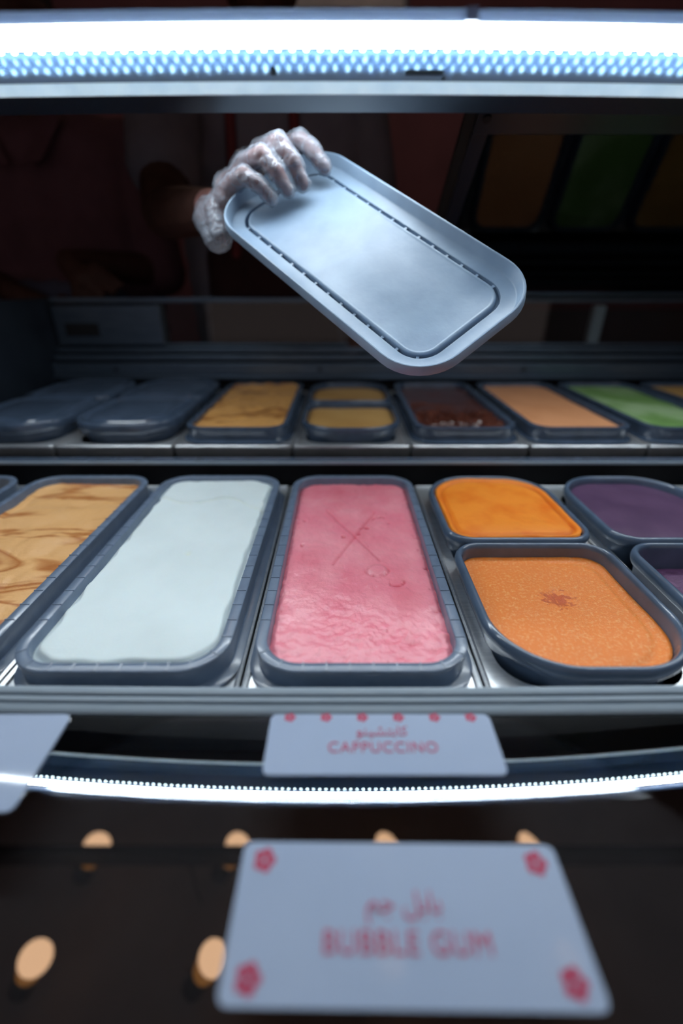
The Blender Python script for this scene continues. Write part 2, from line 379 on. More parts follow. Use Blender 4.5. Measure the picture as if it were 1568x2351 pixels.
# ================================================================== tubs
PITCH = 0.183
X0 = 0.0155
ZF, ZB = CZ-0.246, CZ-0.200
YF, YB = 0.4115, 0.855
TW, TL = 0.165, 0.365
HL = 0.181
def tray(x, yc, z, label):
    prof = [(0, -0.016), (0, 0.0025), (-0.0012, 0.0032), (-0.003, 0.0025), (-0.0035, 0.0), ]
    W_, L_ = 0.1795, 0.392
    rings = ringset(W_, L_, 0.004, 0.004, prof)
    rings += [[(x_, y_, 0.0) for (x_, y_) in rrect(TW-0.016, TL-0.016, 0.032, 0.032)], [(x_, y_, -0.012) for (x_, y_) in rrect(TW-0.016, TL-0.016, 0.032, 0.032)]]
    v, f = loft(rings, False, False)
    o = mesh_obj('steel_tray', v, f, 'steel', None, True, (x, yc, z), sharp=30)
    o.modifiers.new('thick', 'SOLIDIFY').thickness = -0.0008
    return tag(o, label, 'tray', 'steel trays under the tubs')
LONG_PROF = [(-0.020, -0.112), (-0.0135, -0.030), (-0.0125, -0.0255), (0.0045, -0.0248), (0.0062, -0.0238), (0.0062, -0.0222), (0.0045, -0.0212), (-0.0010, -0.0205), (-0.0018, -0.0195),
             (-0.0006, -0.0035), (0.0, -0.0018), (-0.0004, -0.0006), (-0.0014, 0.0), (-0.0082, 0.0), (-0.0090, -0.0005), (-0.0094, -0.0015), (-0.0150, -0.095)]
HALF_PROF = [(-0.018, -0.112), (-0.0065, -0.026), (-0.0050, -0.0135), (-0.0016, -0.0125), (-0.0004, -0.0095), (0.0, -0.006), (-0.0006, -0.0028), (-0.0022, -0.0008), (-0.0042, 0.0), (-0.0060, -0.0008),
             (-0.0072, -0.0028), (-0.0078, -0.006), (-0.0140, -0.095)]
SMALL = 0.030; BIG = 0.063
def outline_pts(W, L, rn, rf, step):
    p = rrect(W, L, rn, rf, 24, 60); out = []; acc = 0.0
    for i in range(len(p)):
        a, b = Vector(p[i]), Vector(p[(i+1) % len(p)]); acc += (b-a).length
        if acc >= step: out.append((a, (b-a).normalized())); acc = 0.0
    return out
def long_tub(x, yc, z, label, group, m='tub', notches=True):
    t = empty('ice_cream_tub', (x, yc, z)); tag(t, label, 'tub', group)
    v, f = loft(ringset(TW, TL, 0.036, 0.036, LONG_PROF, 10))
    mesh_obj('tub_shell', v, f, m, t, True, sharp=40)
    if notches:
        v, f = [], []
        for (a, d) in outline_pts(TW-0.0098, TL-0.0098, 0.031, 0.031, 0.0165):
            nrm = Vector((d.y, -d.x)); n0 = len(v)
            for sx in (-1, 1):
                for sn in (-1, 1):
                    q = a + d*0.0005*sx + nrm*0.0040*sn
                    v.append((q.x, q.y, -0.0003)); v.append((q.x, q.y, 0.00045))
            f += [(n0+1, n0+3, n0+7, n0+5), (n0, n0+1, n0+5, n0+4), (n0+2, n0+3, n0+7, n0+6), (n0, n0+2, n0+3, n0+1), (n0+4, n0+5, n0+7, n0+6)]
        nt_ = mesh_obj('rim_ticks', v, f, m, t); nt_['kind'] = 'stuff'
    return t
def half_tub(x, yc, z, near, label, group, m='tub_gloss'):
    t = empty('ice_cream_tub', (x, yc, z)); tag(t, label, 'tub', group)
    rn, rf = (BIG, SMALL) if near else (SMALL, BIG)
    v, f = loft(ringset(TW, HL, rn, rf, HALF_PROF, 12))
    mesh_obj('tub_shell', v, f, m, t, True, sharp=50)
    return t
def ice(x, yc, z, W, L, rn, rf, level, hf, m, label, group, k=12, ns=22, nr=26):
    """heightfield of ice cream filling the tub; local coords, level below the rim"""
    o_ = -0.0092
    bd = rrect(W+2*o_, L+2*o_, rn+o_, rf+o_, k, ns)
    core = max(0.0, (L-W)/2)
    vs_, fs = [], []; n = len(bd); tints = []
    for i in range(nr+1):
        s_ = 1 - i/nr
        s_ = s_**0.85
        for (bx, by) in bd:
            cy = max(-core, min(core, by)) if core > 0 else 0.0
            px, py = bx*s_, cy + (by-cy)*s_
            edge = (1-s_)*W/2
            hh = hf(px, py, edge); td = 0.0
            if isinstance(hh, tuple): hh, td = hh
            vs_.append((px, py, -level + hh)); tints.append(td)
    for i in range(nr):
        for j in range(n):
            q = (j+1) % n
            fs.append((i*n+j, i*n+q, (i+1)*n+q, (i+1)*n+j))
    base = len(vs_)
    for (bx, by) in bd: vs_.append((bx*0.93, by*0.95, -0.085))
    for j in range(n):
        q = (j+1) % n
        fs.append((base+j, base+q, q, j))
    fs.append(tuple(base+j for j in reversed(range(n))))
    # close the ridge line along the core (both sides meet there)
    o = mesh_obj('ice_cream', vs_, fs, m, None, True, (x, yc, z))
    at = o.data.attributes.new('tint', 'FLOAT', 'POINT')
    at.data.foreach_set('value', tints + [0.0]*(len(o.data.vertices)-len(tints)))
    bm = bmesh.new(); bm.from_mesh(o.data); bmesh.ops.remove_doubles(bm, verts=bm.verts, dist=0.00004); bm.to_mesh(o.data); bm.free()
    return tag(o, label, 'ice cream', group)

def segdist(px, py, a, b):
    p = Vector((px, py)); a = Vector(a); b = Vector(b); d = b-a
    t = max(0, min(1, (p-a).dot(d)/d.length_squared))
    return (p-a-d*t).length
# ---- surfaces
def h_pink(x, y, e):
    h = 0.0014*fb(x, y, 18, 3) + 0.0007*fb(x, y, 70, 5); t = 0.0
    for a, b in (((-0.034, 0.088), (0.024, -0.026)), ((0.026, 0.082), (-0.024, -0.032))):
        d = segdist(x, y, a, b); g = math.exp(-(d/0.0013)**2); h -= 0.0014*g; t += 0.5*g
    d = math.hypot(x-0.020, (y+0.044)*1.1)
    g = math.exp(-((d-0.0115)/0.0014)**2)*(0.25 + 0.75*sm((-y-0.038)/0.010))*(0.5+0.8*noise.noise(Vector((x*150, y*150, 3)))**2*4)
    h += 0.0018*sm((0.0115-d)/0.004) - 0.0018*g; t += 0.8*g
    d = math.hypot(x-0.037, (y+0.062)*1.1); g = math.exp(-((d-0.008)/0.0013)**2)*(1 if y < -0.060 and x > 0.03 else 0.0)
    h -= 0.0016*g; t += 0.8*g
    v = noise.fractal(Vector((x*130, y*130, 2)), 1, 2, 3)
    h += 0.0012*v*sm((-y-0.09)/0.05) + 0.0014*v*sm((0.012-e)/0.01)
    t += 0.5*sm((-v-0.35)/0.3)*max(sm((-y-0.11)/0.05), sm((0.014-e)/0.008))
    p = noise.noise(Vector((x*110, y*110, 9))) + 0.35*noise.noise(Vector((x*16, y*16, 4))); g = sm((p-0.62)/0.16); h -= 0.0022*g; t += 0.8*g
    g = sm((0.006-e)/0.006); h -= 0.002*g; t += 0.35*g
    t += 0.30*sm((y-0.09)/0.08) + 0.22*sm(fb(x*1.6, y*0.7, 22, 17))
    return h, min(1.0, t)
def h_white(x, y, e):
    h = 0.0010*fb(x, y, 14, 7)
    yy = 0.108 + 0.010*math.sin(x*60) - 0.02*sm((x-0.01)/0.05)
    h += 0.0022*sm((y-yy)/0.004)*(1-0.5*sm((y-yy-0.01)/0.03))
    h -= 0.0015*math.exp(-((y-yy)/0.0015)**2)
    h -= 0.003*math.exp(-((x-0.008)**2+(y+0.02)**2)/0.0000040)
    rag = 0.004*noise.noise(Vector((x*40, y*60, 1)))
    h -= 0.0055*sm((0.008+rag-e)/0.006)
    return h, 0.35*math.exp(-((y-yy)/0.0018)**2) + 0.6*math.exp(-((x-0.008)**2+(y+0.02)**2)/0.0000080)
def h_cara(x, y, e):
    h = 0.0030*fb(x*0.7, y*1.6, 16, 11) + 0.0012*fb(x, y, 50, 13)
    return h + 0.003*sm((0.01-e)/0.01)
def h_or_back(x, y, e):
    h = 0.0012*fb(x, y, 22, 21) + 0.0025*sm(e/0.03)
    rag = 0.0012*noise.noise(Vector((x*60, y*60, 4)))
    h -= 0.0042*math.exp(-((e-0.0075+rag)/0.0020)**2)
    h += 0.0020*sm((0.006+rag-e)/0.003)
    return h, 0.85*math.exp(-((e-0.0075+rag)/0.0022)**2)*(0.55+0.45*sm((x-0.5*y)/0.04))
def h_or_front(x, y, e):
    h = 0.0010*fb(x, y, 14, 31)
    d = math.hypot(x-0.004, (y-0.012)*1.25)
    h += 0.0012*noise.fractal(Vector((x*120, y*120, 8)), 1, 2, 2)*sm((0.019-d)/0.010) - 0.001*sm((0.016-d)/0.01)
    h -= 0.0018*math.exp(-((e-0.010)/0.002)**2)*(1 if x > 0.02 else 0.0)
    return h + 0.001*sm((0.006-e)/0.006)
def h_purple(x, y, e): return 0.0012*fb(x, y, 18, 41) + 0.0014*sm(e/0.03)
def h_purple_f(x, y, e): return 0.0010*fb(x, y, 18, 45) + 0.0007*noise.noise(Vector((x*300, y*300, 2)))
def h_choc(x, y, e):
    h = 0.0025*fb(x, y, 18, 51)
    h += 0.0040*math.sin(150*(x+0.5*y) + 4*fb(x, y, 14, 53)*3)*sm((-y-0.02)/0.05)
    return h
def h_smooth(x, y, e): return 0.0012*fb(x, y, 14, 61)
def h_crumb(x, y, e): return 0.0030*fb(x, y, 24, 71) + 0.0025*noise.noise(Vector((x*60, y*60, 3))) + 0.004*sm((y-0.12)/0.05)
def h_green(x, y, e): return 0.0020*fb(x, y, 12, 81) + 0.003*sm(e/0.03)

M['pink'] = mat('pink_ice', srgb(232, 128, 146), 0.30, spec=0.7, nscale=22, ncol=srgb(242, 158, 170), ndet=6, nlo=0.35, nhi=0.7, bump=0.0008, bscale=200, sss=0.15)
M['whiteice'] = mat('white_ice', srgb(214, 226, 228), 0.6, spec=0.3, nscale=14, ncol=srgb(208, 220, 222), bump=0.00012, bscale=400, sss=0.15)
M['caramel'] = swirl('caramel_ice', srgb(222, 170, 112), srgb(172, 102, 46), 8, 2.4, 0.49, 0.62, 0.4, 0.0005, (0.45, 1.6, 1))
M['caramel2'] = swirl('caramel_crumb_ice', srgb(206, 152, 88), srgb(128, 72, 26), 9, 1.4, 0.52, 0.66, 0.4, 0.0006, (0.7, 1.3, 1))
M['orange'] = mat('orange_ice', srgb(244, 142, 44), 0.5, spec=0.3, nscale=26, ncol=srgb(226, 108, 14), nlo=0.45, nhi=0.75, bump=0.00025, bscale=260, sss=0.1)
M['orange_f'] = mat('orange_frost_ice', srgb(238, 130, 40), 0.38, spec=0.6, nscale=420, ncol=srgb(246, 168, 104), nlo=0.5, nhi=0.72, bump=0.0005, bscale=1100, sss=0.1)
M['purple'] = mat('purple_ice', srgb(88, 62, 92), 0.45, spec=0.4, nscale=20, ncol=srgb(76, 52, 82), bump=0.0002, bscale=300)
M['purple_f'] = mat('purple_frost_ice', srgb(92, 56, 92), 0.4, spec=0.5, nscale=120, ncol=srgb(118, 84, 120), nlo=0.5, nhi=0.75, bump=0.0010, bscale=500)
M['choc'] = mat('chocolate_ice', srgb(70, 36, 28), 0.18, spec=0.55, nscale=20, ncol=srgb(88, 48, 38), bump=0.0003, bscale=120)
M['peach'] = mat('peach_ice', srgb(214, 150, 106), 0.5, nscale=14, ncol=srgb(204, 140, 96), bump=0.0001, bscale=200)
M['hazel'] = mat('hazelnut_ice', srgb(186, 146, 88), 0.5, nscale=10, ncol=srgb(172, 130, 72), bump=0.0001, bscale=200)
M['green'] = mat('pistachio_ice', srgb(106, 144, 80), 0.5, nscale=9, ncol=srgb(148, 176, 130), nlo=0.45, nhi=0.6, bump=0.0003, bscale=150)
def recolour_patch(m, cx, cy, r, col):
    """real crumb patch of a darker flavour powder, fixed to the surface"""
    nt = M[m].node_tree; b = nt.nodes['Principled BSDF']; old = b.inputs['Base Color'].links[0].from_socket
    tc = nt.nodes.new('ShaderNodeTexCoord'); mp = nt.nodes.new('ShaderNodeMapping')
    mp.inputs['Location'].default_value = (-cx/r, -cy/r*1.2, 0); mp.inputs['Scale'].default_value = (1/r, 1.2/r, 0.0)
    nt.links.new(tc.outputs['Object'], mp.inputs['Vector'])
    ln = nt.nodes.new('ShaderNodeVectorMath'); ln.operation = 'LENGTH'; nt.links.new(mp.outputs[0], ln.inputs[0])
    n = nt.nodes.new('ShaderNodeTexNoise'); n.inputs['Scale'].default_value = 230; nt.links.new(tc.outputs['Object'], n.inputs['Vector'])
    ad = nt.nodes.new('ShaderNodeMath'); ad.operation = 'MULTIPLY_ADD'; ad.inputs[1].default_value = 2.2; nt.links.new(n.outputs['Fac'], ad.inputs[0]); nt.links.new(ln.outputs['Value'], ad.inputs[2])
    rp = nt.nodes.new('ShaderNodeMapRange'); rp.inputs['From Min'].default_value = 1.55; rp.inputs['From Max'].default_value = 1.85
    rp.inputs['To Min'].default_value = 0.9; rp.inputs['To Max'].default_value = 0.0
    nt.links.new(ad.outputs[0], rp.inputs['Value'])
    mx = nt.nodes.new('ShaderNodeMix'); mx.data_type = 'RGBA'
    nt.links.new(rp.outputs[0], mx.inputs[0]); nt.links.new(old, mx.inputs[6]); mx.inputs[7].default_value = col
    nt.links.new(mx.outputs[2], b.inputs['Base Color'])
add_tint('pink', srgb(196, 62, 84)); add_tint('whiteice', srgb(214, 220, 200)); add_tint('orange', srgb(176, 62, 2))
recolour_patch('orange_f', 0.004, 0.012, 0.019, srgb(198, 76, 6))

GF, GB = 'tubs in the front row', 'tubs in the back row'
IF_, IB = 'ice creams in the front row', 'ice creams in the back row'
def colx(i): return X0 + i*PITCH
flav_f = {-3: 'leftmost front', -2: 'caramel swirl', -1: 'white', 0: 'pink', 1: 'orange', 2: 'purple', 3: 'rightmost front'}
for i in range(-3, 4):
    tray(colx(i), YF, ZF-0.0258, {-3: 'steel tray at the left end of the front row', 3: 'steel tray at the right end of the front row'}.get(i, 'steel tray under the %s ice cream in the front row' % flav_f[i]))
flav_b = {-3: 'lidded tubs at the left end', -2: 'lidded tubs beside the crumbly caramel tub', -1: 'crumbly caramel tub', 0: 'two short hazelnut tubs', 1: 'dark chocolate tub', 2: 'peach tub', 3: 'green tub', 4: 'tan tub at the right end'}
for i in range(-3, 5):
    tray(colx(i), YB-0.006, ZB-0.0258, 'steel tray under the %s in the back row' % flav_b[i])
# front row, long tubs
def full(i, row, m_ice, hf, level, lab_tub, lab_ice, tubm='tub', notch=True, res=()):
    y, z = (YF, ZF) if row == 'f' else (YB, ZB)
    long_tub(colx(i), y, z, lab_tub, GF if row == 'f' else GB, tubm, notch)
    ice(colx(i), y, z, TW, TL, 0.036, 0.036, level, hf, m_ice, lab_ice, IF_ if row == 'f' else IB, *res)
def halves(i, row, m_n, m_f, h_n, h_f, lv_n, lv_f, tubs, ices, tubm='tub_gloss'):
    y, z = (YF, ZF) if row == 'f' else (YB, ZB)
    yn, yf = y - TL/2 + HL/2, y + TL/2 - HL/2
    half_tub(colx(i), yn, z, True, tubs[0], GF if row == 'f' else GB, tubm)
    half_tub(colx(i), yf, z, False, tubs[1], GF if row == 'f' else GB, tubm)
    if m_n: ice(colx(i), yn, z, TW, HL, BIG, SMALL, lv_n, h_n, m_n, ices[0], IF_ if row == 'f' else IB)
    if m_f: ice(colx(i), yf, z, TW, HL, SMALL, BIG, lv_f, h_f, m_f, ices[1], IF_ if row == 'f' else IB)
full(-3, 'f', 'hazel', h_smooth, 0.020, 'long grey tub cut off at the left edge of the front row', 'tan ice cream in the tub at the left edge of the front row')
full(-2, 'f', 'caramel', h_cara, 0.013, 'long grey tub holding caramel swirl ice cream in the front row', 'beige ice cream with brown caramel swirls in the front row', res=(14, 60, 40))
full(-1, 'f', 'whiteice', h_white, 0.0035, 'long grey tub holding white ice cream', 'smooth white ice cream in a long tub', res=(14, 70, 44))
full(0, 'f', 'pink', h_pink, 0.009, 'long grey tub holding pink ice cream', 'pink ice cream scored with a thin cross', res=(16, 110, 72))
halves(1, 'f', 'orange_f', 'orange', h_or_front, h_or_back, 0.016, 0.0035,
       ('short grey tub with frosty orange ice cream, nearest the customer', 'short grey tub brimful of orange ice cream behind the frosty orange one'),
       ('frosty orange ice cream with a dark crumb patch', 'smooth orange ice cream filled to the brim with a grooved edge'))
halves(2, 'f', 'purple_f', 'purple', h_purple_f, h_purple, 0.030, 0.010,
       ('short grey tub with low purple ice cream at the right edge', 'short grey tub with dark purple ice cream behind the lower purple one'),
       ('low frosty purple ice cream at the right edge', 'smooth dark purple ice cream right of the brimful orange'))
halves(3, 'f', 'hazel', 'hazel', h_smooth, h_smooth, 0.020, 0.020,
       ('short grey tub beyond the right edge of the front row, near half', 'short grey tub beyond the purple ones at the far right'),
       ('tan ice cream beyond the right edge, near half', 'tan ice cream beyond the purple tubs at the far right'))
# back row
full(-1, 'b', 'caramel2', h_crumb, 0.006, 'long grey tub of crumbly golden caramel ice cream in the back row', 'crumbly golden caramel ice cream in the back row', 'tub_dark', False)
halves(0, 'b', 'hazel', 'hazel', h_smooth, h_smooth, 0.012, 0.012,
       ('short tub of hazelnut ice cream in the back row, nearer of two', 'short tub of hazelnut ice cream in the back row, farther of two'),
       ('tan hazelnut ice cream in the nearer short tub of the back row', 'tan hazelnut ice cream in the farther short tub of the back row'), 'tub_dark')
full(1, 'b', 'choc', h_choc, 0.010, 'long dark tub of chocolate ice cream in the back row', 'glossy dark chocolate ice cream in the back row', 'tub_dark', False, (14, 60, 40))
full(2, 'b', 'peach', h_smooth, 0.008, 'long dark tub of smooth peach ice cream in the back row', 'smooth peach ice cream in the back row', 'tub_dark', False)
full(3, 'b', 'green', h_green, 0.008, 'long dark tub of green ice cream in the back row', 'green pistachio ice cream in the back row', 'tub_dark', False)
full(4, 'b', 'hazel', h_smooth, 0.008, 'long dark tub at the right end of the back row', 'tan ice cream at the right end of the back row', 'tub_dark', False)
# lids on short tubs at the left of the back row
LID_PROF = [(0.002, -0.013), (0.0036, -0.004), (0.0030, 0.0028), (0.0012, 0.0052), (-0.0015, 0.0060), (-0.0060, 0.0056), (-0.0085, 0.0036), (-0.0105, 0.0004), (-0.0140, -0.0004), (-0.0170, 0.0012), (-0.0188, 0.0042), (-0.0215, 0.0052), (-0.05, 0.0060)]
def half_lid(x, yc, z, near, label):
    t = empty('tub_lid', (x, yc, z)); tag(t, label, 'lid', 'lids on the left tubs of the back row')
    rn, rf = (BIG, SMALL) if near else (SMALL, BIG)
    v, f = loft(ringset(TW, HL, rn, rf, LID_PROF[:9], 12), False, False)
    o = mesh_obj('lid_rim', v, f, 'tub_dark', t, True, sharp=50)
    o.modifiers.new('thick', 'SOLIDIFY').thickness = 0.0008
    v, f = loft(ringset(TW, HL, rn, rf, LID_PROF[8:], 12), False, True)
    mesh_obj('lid_panel', v, f, 'tub_dark', t, True, sharp=50)
for i, nm in ((-3, 'at the left end of the back row'), (-2, 'beside the crumbly caramel tub')):
    halves(i, 'b', None, None, None, None, 0, 0, ('covered short tub %s, nearer one' % nm, 'covered short tub %s, farther one' % nm), None, 'tub_dark')
    half_lid(colx(i), YB-TL/2+HL/2, ZB+0.0012, True, 'dark glossy lid %s, nearer of the two' % nm)
    half_lid(colx(i), YB+TL/2-HL/2, ZB+0.0012, False, 'dark glossy lid %s, farther of the two' % nm)

# ================================================================== the lid being held
LR = Matrix(((0.6365, 0.7639, -0.1068), (-0.631, 0.436, -0.6417), (-0.4436, 0.4758, 0.7595)))
LO = Vector((0.02207, 0.57844, 0.03305 + CZ))
LM = Matrix.Translation(LO) @ LR.to_4x4()
hl = empty('tub_lid'); hl.matrix_world = LM
tag(hl, 'pale grey plastic tub lid held up by the gloved hand, underside showing', 'lid')
LW, LL = 0.172, 0.366
v, f = loft(ringset(LW, LL, 0.050, 0.050, [(-0.03, -0.0150), (-0.0185, -0.0150), (-0.0165, -0.0070), (-0.0010, -0.0062), (0.0016, -0.0030), (0.0032, -0.0022), (0.0034, -0.0012), (0.0020, 0.0072), (0.0012, 0.0084), (-0.0002, 0.0085), (-0.0012, 0.0076), (-0.0040, -0.0030), (-0.0056, -0.0046), (-0.0190, -0.0046), (-0.0202, -0.0050)], 10), True, False)
mesh_obj('lid_skirt', v, f, 'lid', hl, True, sharp=50)
v, f = loft(ringset(LW, LL, 0.050, 0.050, [(-0.0202, -0.0050), (-0.0205, -0.0125), (-0.0245, -0.0125), (-0.0247, -0.0056), (-0.0254, -0.0044), (-0.0268, -0.0038), (-0.0282, -0.0044), (-0.0300, -0.0050), (-0.06, -0.0050)], 10), False, True)
mesh_obj('lid_panel', v, f, 'lid', hl, True, sharp=60)
v, f = [], []
for (a, d) in outline_pts(LW-0.0445, LL-0.0445, 0.028, 0.028, 0.0215):
    if abs(a.x) < 0.055: continue
    nrm = Vector((d.y, -d.x)); n0 = len(v)
    for sx in (-1, 1):
        for sn in (-1, 1):
            q = a + d*0.0016*sx + nrm*0.0016*sn
            v.append((q.x, q.y, -0.0124)); v.append((q.x, q.y, -0.0062))
    f += [(n0+1, n0+3, n0+7, n0+5), (n0, n0+1, n0+5, n0+4), (n0+2, n0+3, n0+7, n0+6), (n0, n0+2, n0+3, n0+1), (n0+4, n0+5, n0+7, n0+6)]
o = mesh_obj('ridge_notches', v, f, 'lid', hl); o['kind'] = 'stuff'
for ch in hl.children:                       # profile is drawn width along x: turn so its length follows local x
    ch.data.transform(Matrix.Rotation(math.radians(90), 4, 'Z'))

# ================================================================== people
def blob_mesh(name, caps, voxel, smooth_it=6, extra=None):
    bm = bmesh.new()
    for (p0, r0, p1, r1) in caps:
        p0, p1 = Vector(p0), Vector(p1); L_ = (p1-p0).length
        n = max(2, int(L_/(0.45*min(r0, r1)))+1) if L_ > 1e-6 else 1
        for i in range(n):
            t = i/max(1, n-1)
            q = bmesh.ops.create_icosphere(bm, subdivisions=2, radius=r0+(r1-r0)*t)
            bmesh.ops.translate(bm, verts=q['verts'], vec=p0.lerp(p1, t))
    if extra: extra(bm)
    me = D.meshes.new(name); bm.to_mesh(me); bm.free()
    o = D.objects.new(name, me); COL.objects.link(o)
    md = o.modifiers.new('r', 'REMESH'); md.mode = 'VOXEL'; md.voxel_size = voxel
    s = o.modifiers.new('s', 'SMOOTH'); s.iterations = smooth_it; s.factor = 0.5
    dg = bpy.context.evaluated_depsgraph_get()
    out = D.meshes.new_from_object(o.evaluated_get(dg)); out.name = name
    D.objects.remove(o); D.meshes.remove(me)
    return out
def ell(bm, c, r, sub=3):
    q = bmesh.ops.create_icosphere(bm, subdivisions=sub, radius=1.0)
    for v_ in q['verts']: v_.co = Vector((c[0]+v_.co.x*r[0], c[1]+v_.co.y*r[1], c[2]+v_.co.z*r[2]))
def join_meshes(a, b):
    bm = bmesh.new(); bm.from_mesh(a); bm.from_mesh(b); bm.to_mesh(a); bm.free(); return a
def head_caps(h):   # h: centre of head; faces -y
    def ex(bm):
        ell(bm, h, (0.076, 0.094, 0.115)); ell(bm, (h[0], h[1]-0.02, h[2]-0.06), (0.058, 0.070, 0.058))
        ell(bm, (h[0], h[1]-0.098, h[2]-0.018), (0.013, 0.018, 0.024), 2)
        ell(bm, (h[0], h[1]-0.088, h[2]-0.062), (0.026, 0.010, 0.009), 2)
        for s in (-1, 1): ell(bm, (h[0]+s*0.078, h[1]+0.005, h[2]-0.008), (0.010, 0.022, 0.032), 2)
    return ex
def face_bits(root, h):
    for s in (-1, 1):
        bm = bmesh.new(); ell(bm, (h[0]+s*0.031, h[1]-0.083, h[2]+0.004), (0.012, 0.008, 0.008), 2)
        me = D.meshes.new('eye'); bm.to_mesh(me); bm.free(); link('eye', me, 'eye', root, True)
    bm = bmesh.new(); ell(bm, (h[0], h[1]+0.018, h[2]+0.035), (0.083, 0.092, 0.096))
    me = D.meshes.new('hair'); bm.to_mesh(me); bm.free(); link('hair', me, 'hair', root, True)
def torso_caps(x, y, z0, z1, wd, r):
    out = []
    for k in (-1, -0.33, 0.33, 1):
        out.append(((x+k*wd*0.72, y, z0), r*1.0, (x+k*wd, y, z1), r*0.86))
    return out
P = lambda x, y, zr: (x, y, CZ+zr)

# ---- server who lifts the lid
srv = empty('person'); tag(srv, 'person in grey short sleeves and dark red apron lifting a lid with gloved hand', 'person')
lp = lambda l, w_, n: tuple(LM @ Vector((l, w_, n)))
WR = (-0.252, -0.040, -0.044)
fing = {  # joints in the lid's own frame: knuckle, middle joint, end joint, tip ; radius
    'little': [(-0.199, -0.040, 0.010), (-0.166, -0.036, 0.032), (-0.148, -0.030, 0.025), (-0.136, -0.024, 0.0115), 0.0078],
    'ring':   [(-0.206, -0.012, 0.018), (-0.162, -0.009, 0.043), (-0.141, -0.006, 0.031), (-0.132, -0.002, 0.0125), 0.0088],
    'middle': [(-0.208, 0.016, 0.020), (-0.162, 0.016, 0.045), (-0.138, 0.017, 0.032), (-0.126, 0.017, 0.0125), 0.0090],
    'index':  [(-0.202, 0.043, 0.014), (-0.162, 0.047, 0.034), (-0.143, 0.050, 0.027), (-0.128, 0.053, 0.0135), 0.0088]}
def hand_caps(g=0.0, cuff=False):
    c = []
    for k, (a, b, d_, e, r) in fing.items():
        wr = (WR[0], WR[1] + 0.35*(a[1]-0.0), WR[2])
        c.append((lp(*wr), 0.019+g, lp(*a), r*1.32+g))
        c.append((lp(*a), r*1.25+g, lp(*b), r*1.1+g)); c.append((lp(*b), r*1.1+g, lp(*d_), r*1.0+g)); c.append((lp(*d_), r*1.0+g, lp(*e), r*0.86+g))
    c.append((lp(-0.232, 0.034, -0.010), 0.017+g, lp(-0.240, -0.030, -0.016), 0.018+g))
    c.append((lp(-0.246, 0.004, -0.010), 0.019+g, lp(-0.226, 0.028, 0.000), 0.017+g))
    c.append((lp(-0.210, -0.045, -0.006), 0.014+g, lp(*WR), 0.022+g))
    c.append((lp(-0.250, 0.0, -0.040), 0.018+g, lp(-0.212, 0.045, -0.036), 0.0125+g))      # thumb, behind the lid
    c.append((lp(-0.212, 0.045, -0.036), 0.0122+g, lp(-0.182, 0.052, -0.026), 0.0105+g)); c.append((lp(-0.182, 0.052, -0.026), 0.0105+g, lp(-0.158, 0.052, -0.0165), 0.0090+g))
    return c
ELB = P(-0.325, 0.985, 0.115); SHO = P(-0.365, 1.20, 0.345)
wrw = lp(*WR)
arm = hand_caps() + [(wrw, 0.024, tuple(Vector(wrw).lerp(Vector(ELB), 0.55)), 0.037), (tuple(Vector(wrw).lerp(Vector(ELB), 0.55)), 0.037, ELB, 0.043)]
arm_me = blob_mesh('body', arm, 0.0026, 3)
bx, by = -0.165, 1.31
hd = (bx, by-0.02, CZ+0.56)
caps = torso_caps(bx, by, CZ-0.20, CZ+0.30, 0.115, 0.125)
caps += [(SHO, 0.062, ELB, 0.046), ((bx-0.13, by, CZ+0.32), 0.07, SHO, 0.062)]
SH2 = (bx+0.20, by, CZ+0.335); EL2 = (bx+0.27, by-0.02, CZ+0.04); WR2 = (bx+0.20, by-0.18, CZ-0.13)
caps += [((bx+0.12, by, CZ+0.32), 0.07, SH2, 0.06), (SH2, 0.058, EL2, 0.045), (EL2, 0.044, WR2, 0.028), (WR2, 0.030, (bx+0.17, by-0.19, CZ-0.19), 0.026)]
caps += [((bx, by, CZ+0.34), 0.075, (bx, by-0.01, CZ+0.48), 0.058)]
for s in (-1, 1):
    caps += [((bx+s*0.09, by, CZ-0.20), 0.105, (bx+s*0.10, by, 0.50), 0.075), ((bx+s*0.10, by, 0.50), 0.068, (bx+s*0.10, by+0.01, 0.09), 0.045), ((bx+s*0.10, by+0.02, 0.046), 0.045, (bx+s*0.11, by-0.16, 0.036), 0.035)]
    c0 = Vector((bx+0.17, by-0.19, CZ-0.19))
for k in range(4): caps.append(((bx+0.17-0.012*k+0.018, by-0.195, CZ-0.205), 0.010, (bx+0.16-0.014*k+0.018, by-0.215, CZ-0.265+0.004*abs(k-1.5)), 0.008))
caps.append(((bx+0.15, by-0.20, CZ-0.19), 0.012, (bx+0.12, by-0.225, CZ-0.225), 0.009))
body = blob_mesh('body', caps, 0.016, 4, head_caps(hd))
for p_ in arm_me.polygons: p_.material_index = 0
for p_ in body.polygons: p_.material_index = 0
join_meshes(body, arm_me)
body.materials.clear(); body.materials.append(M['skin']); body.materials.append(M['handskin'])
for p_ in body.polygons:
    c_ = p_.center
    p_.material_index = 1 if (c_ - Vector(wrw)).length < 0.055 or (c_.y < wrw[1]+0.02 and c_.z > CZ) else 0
link('body', body, None, srv, True)
face_bits(srv, hd)
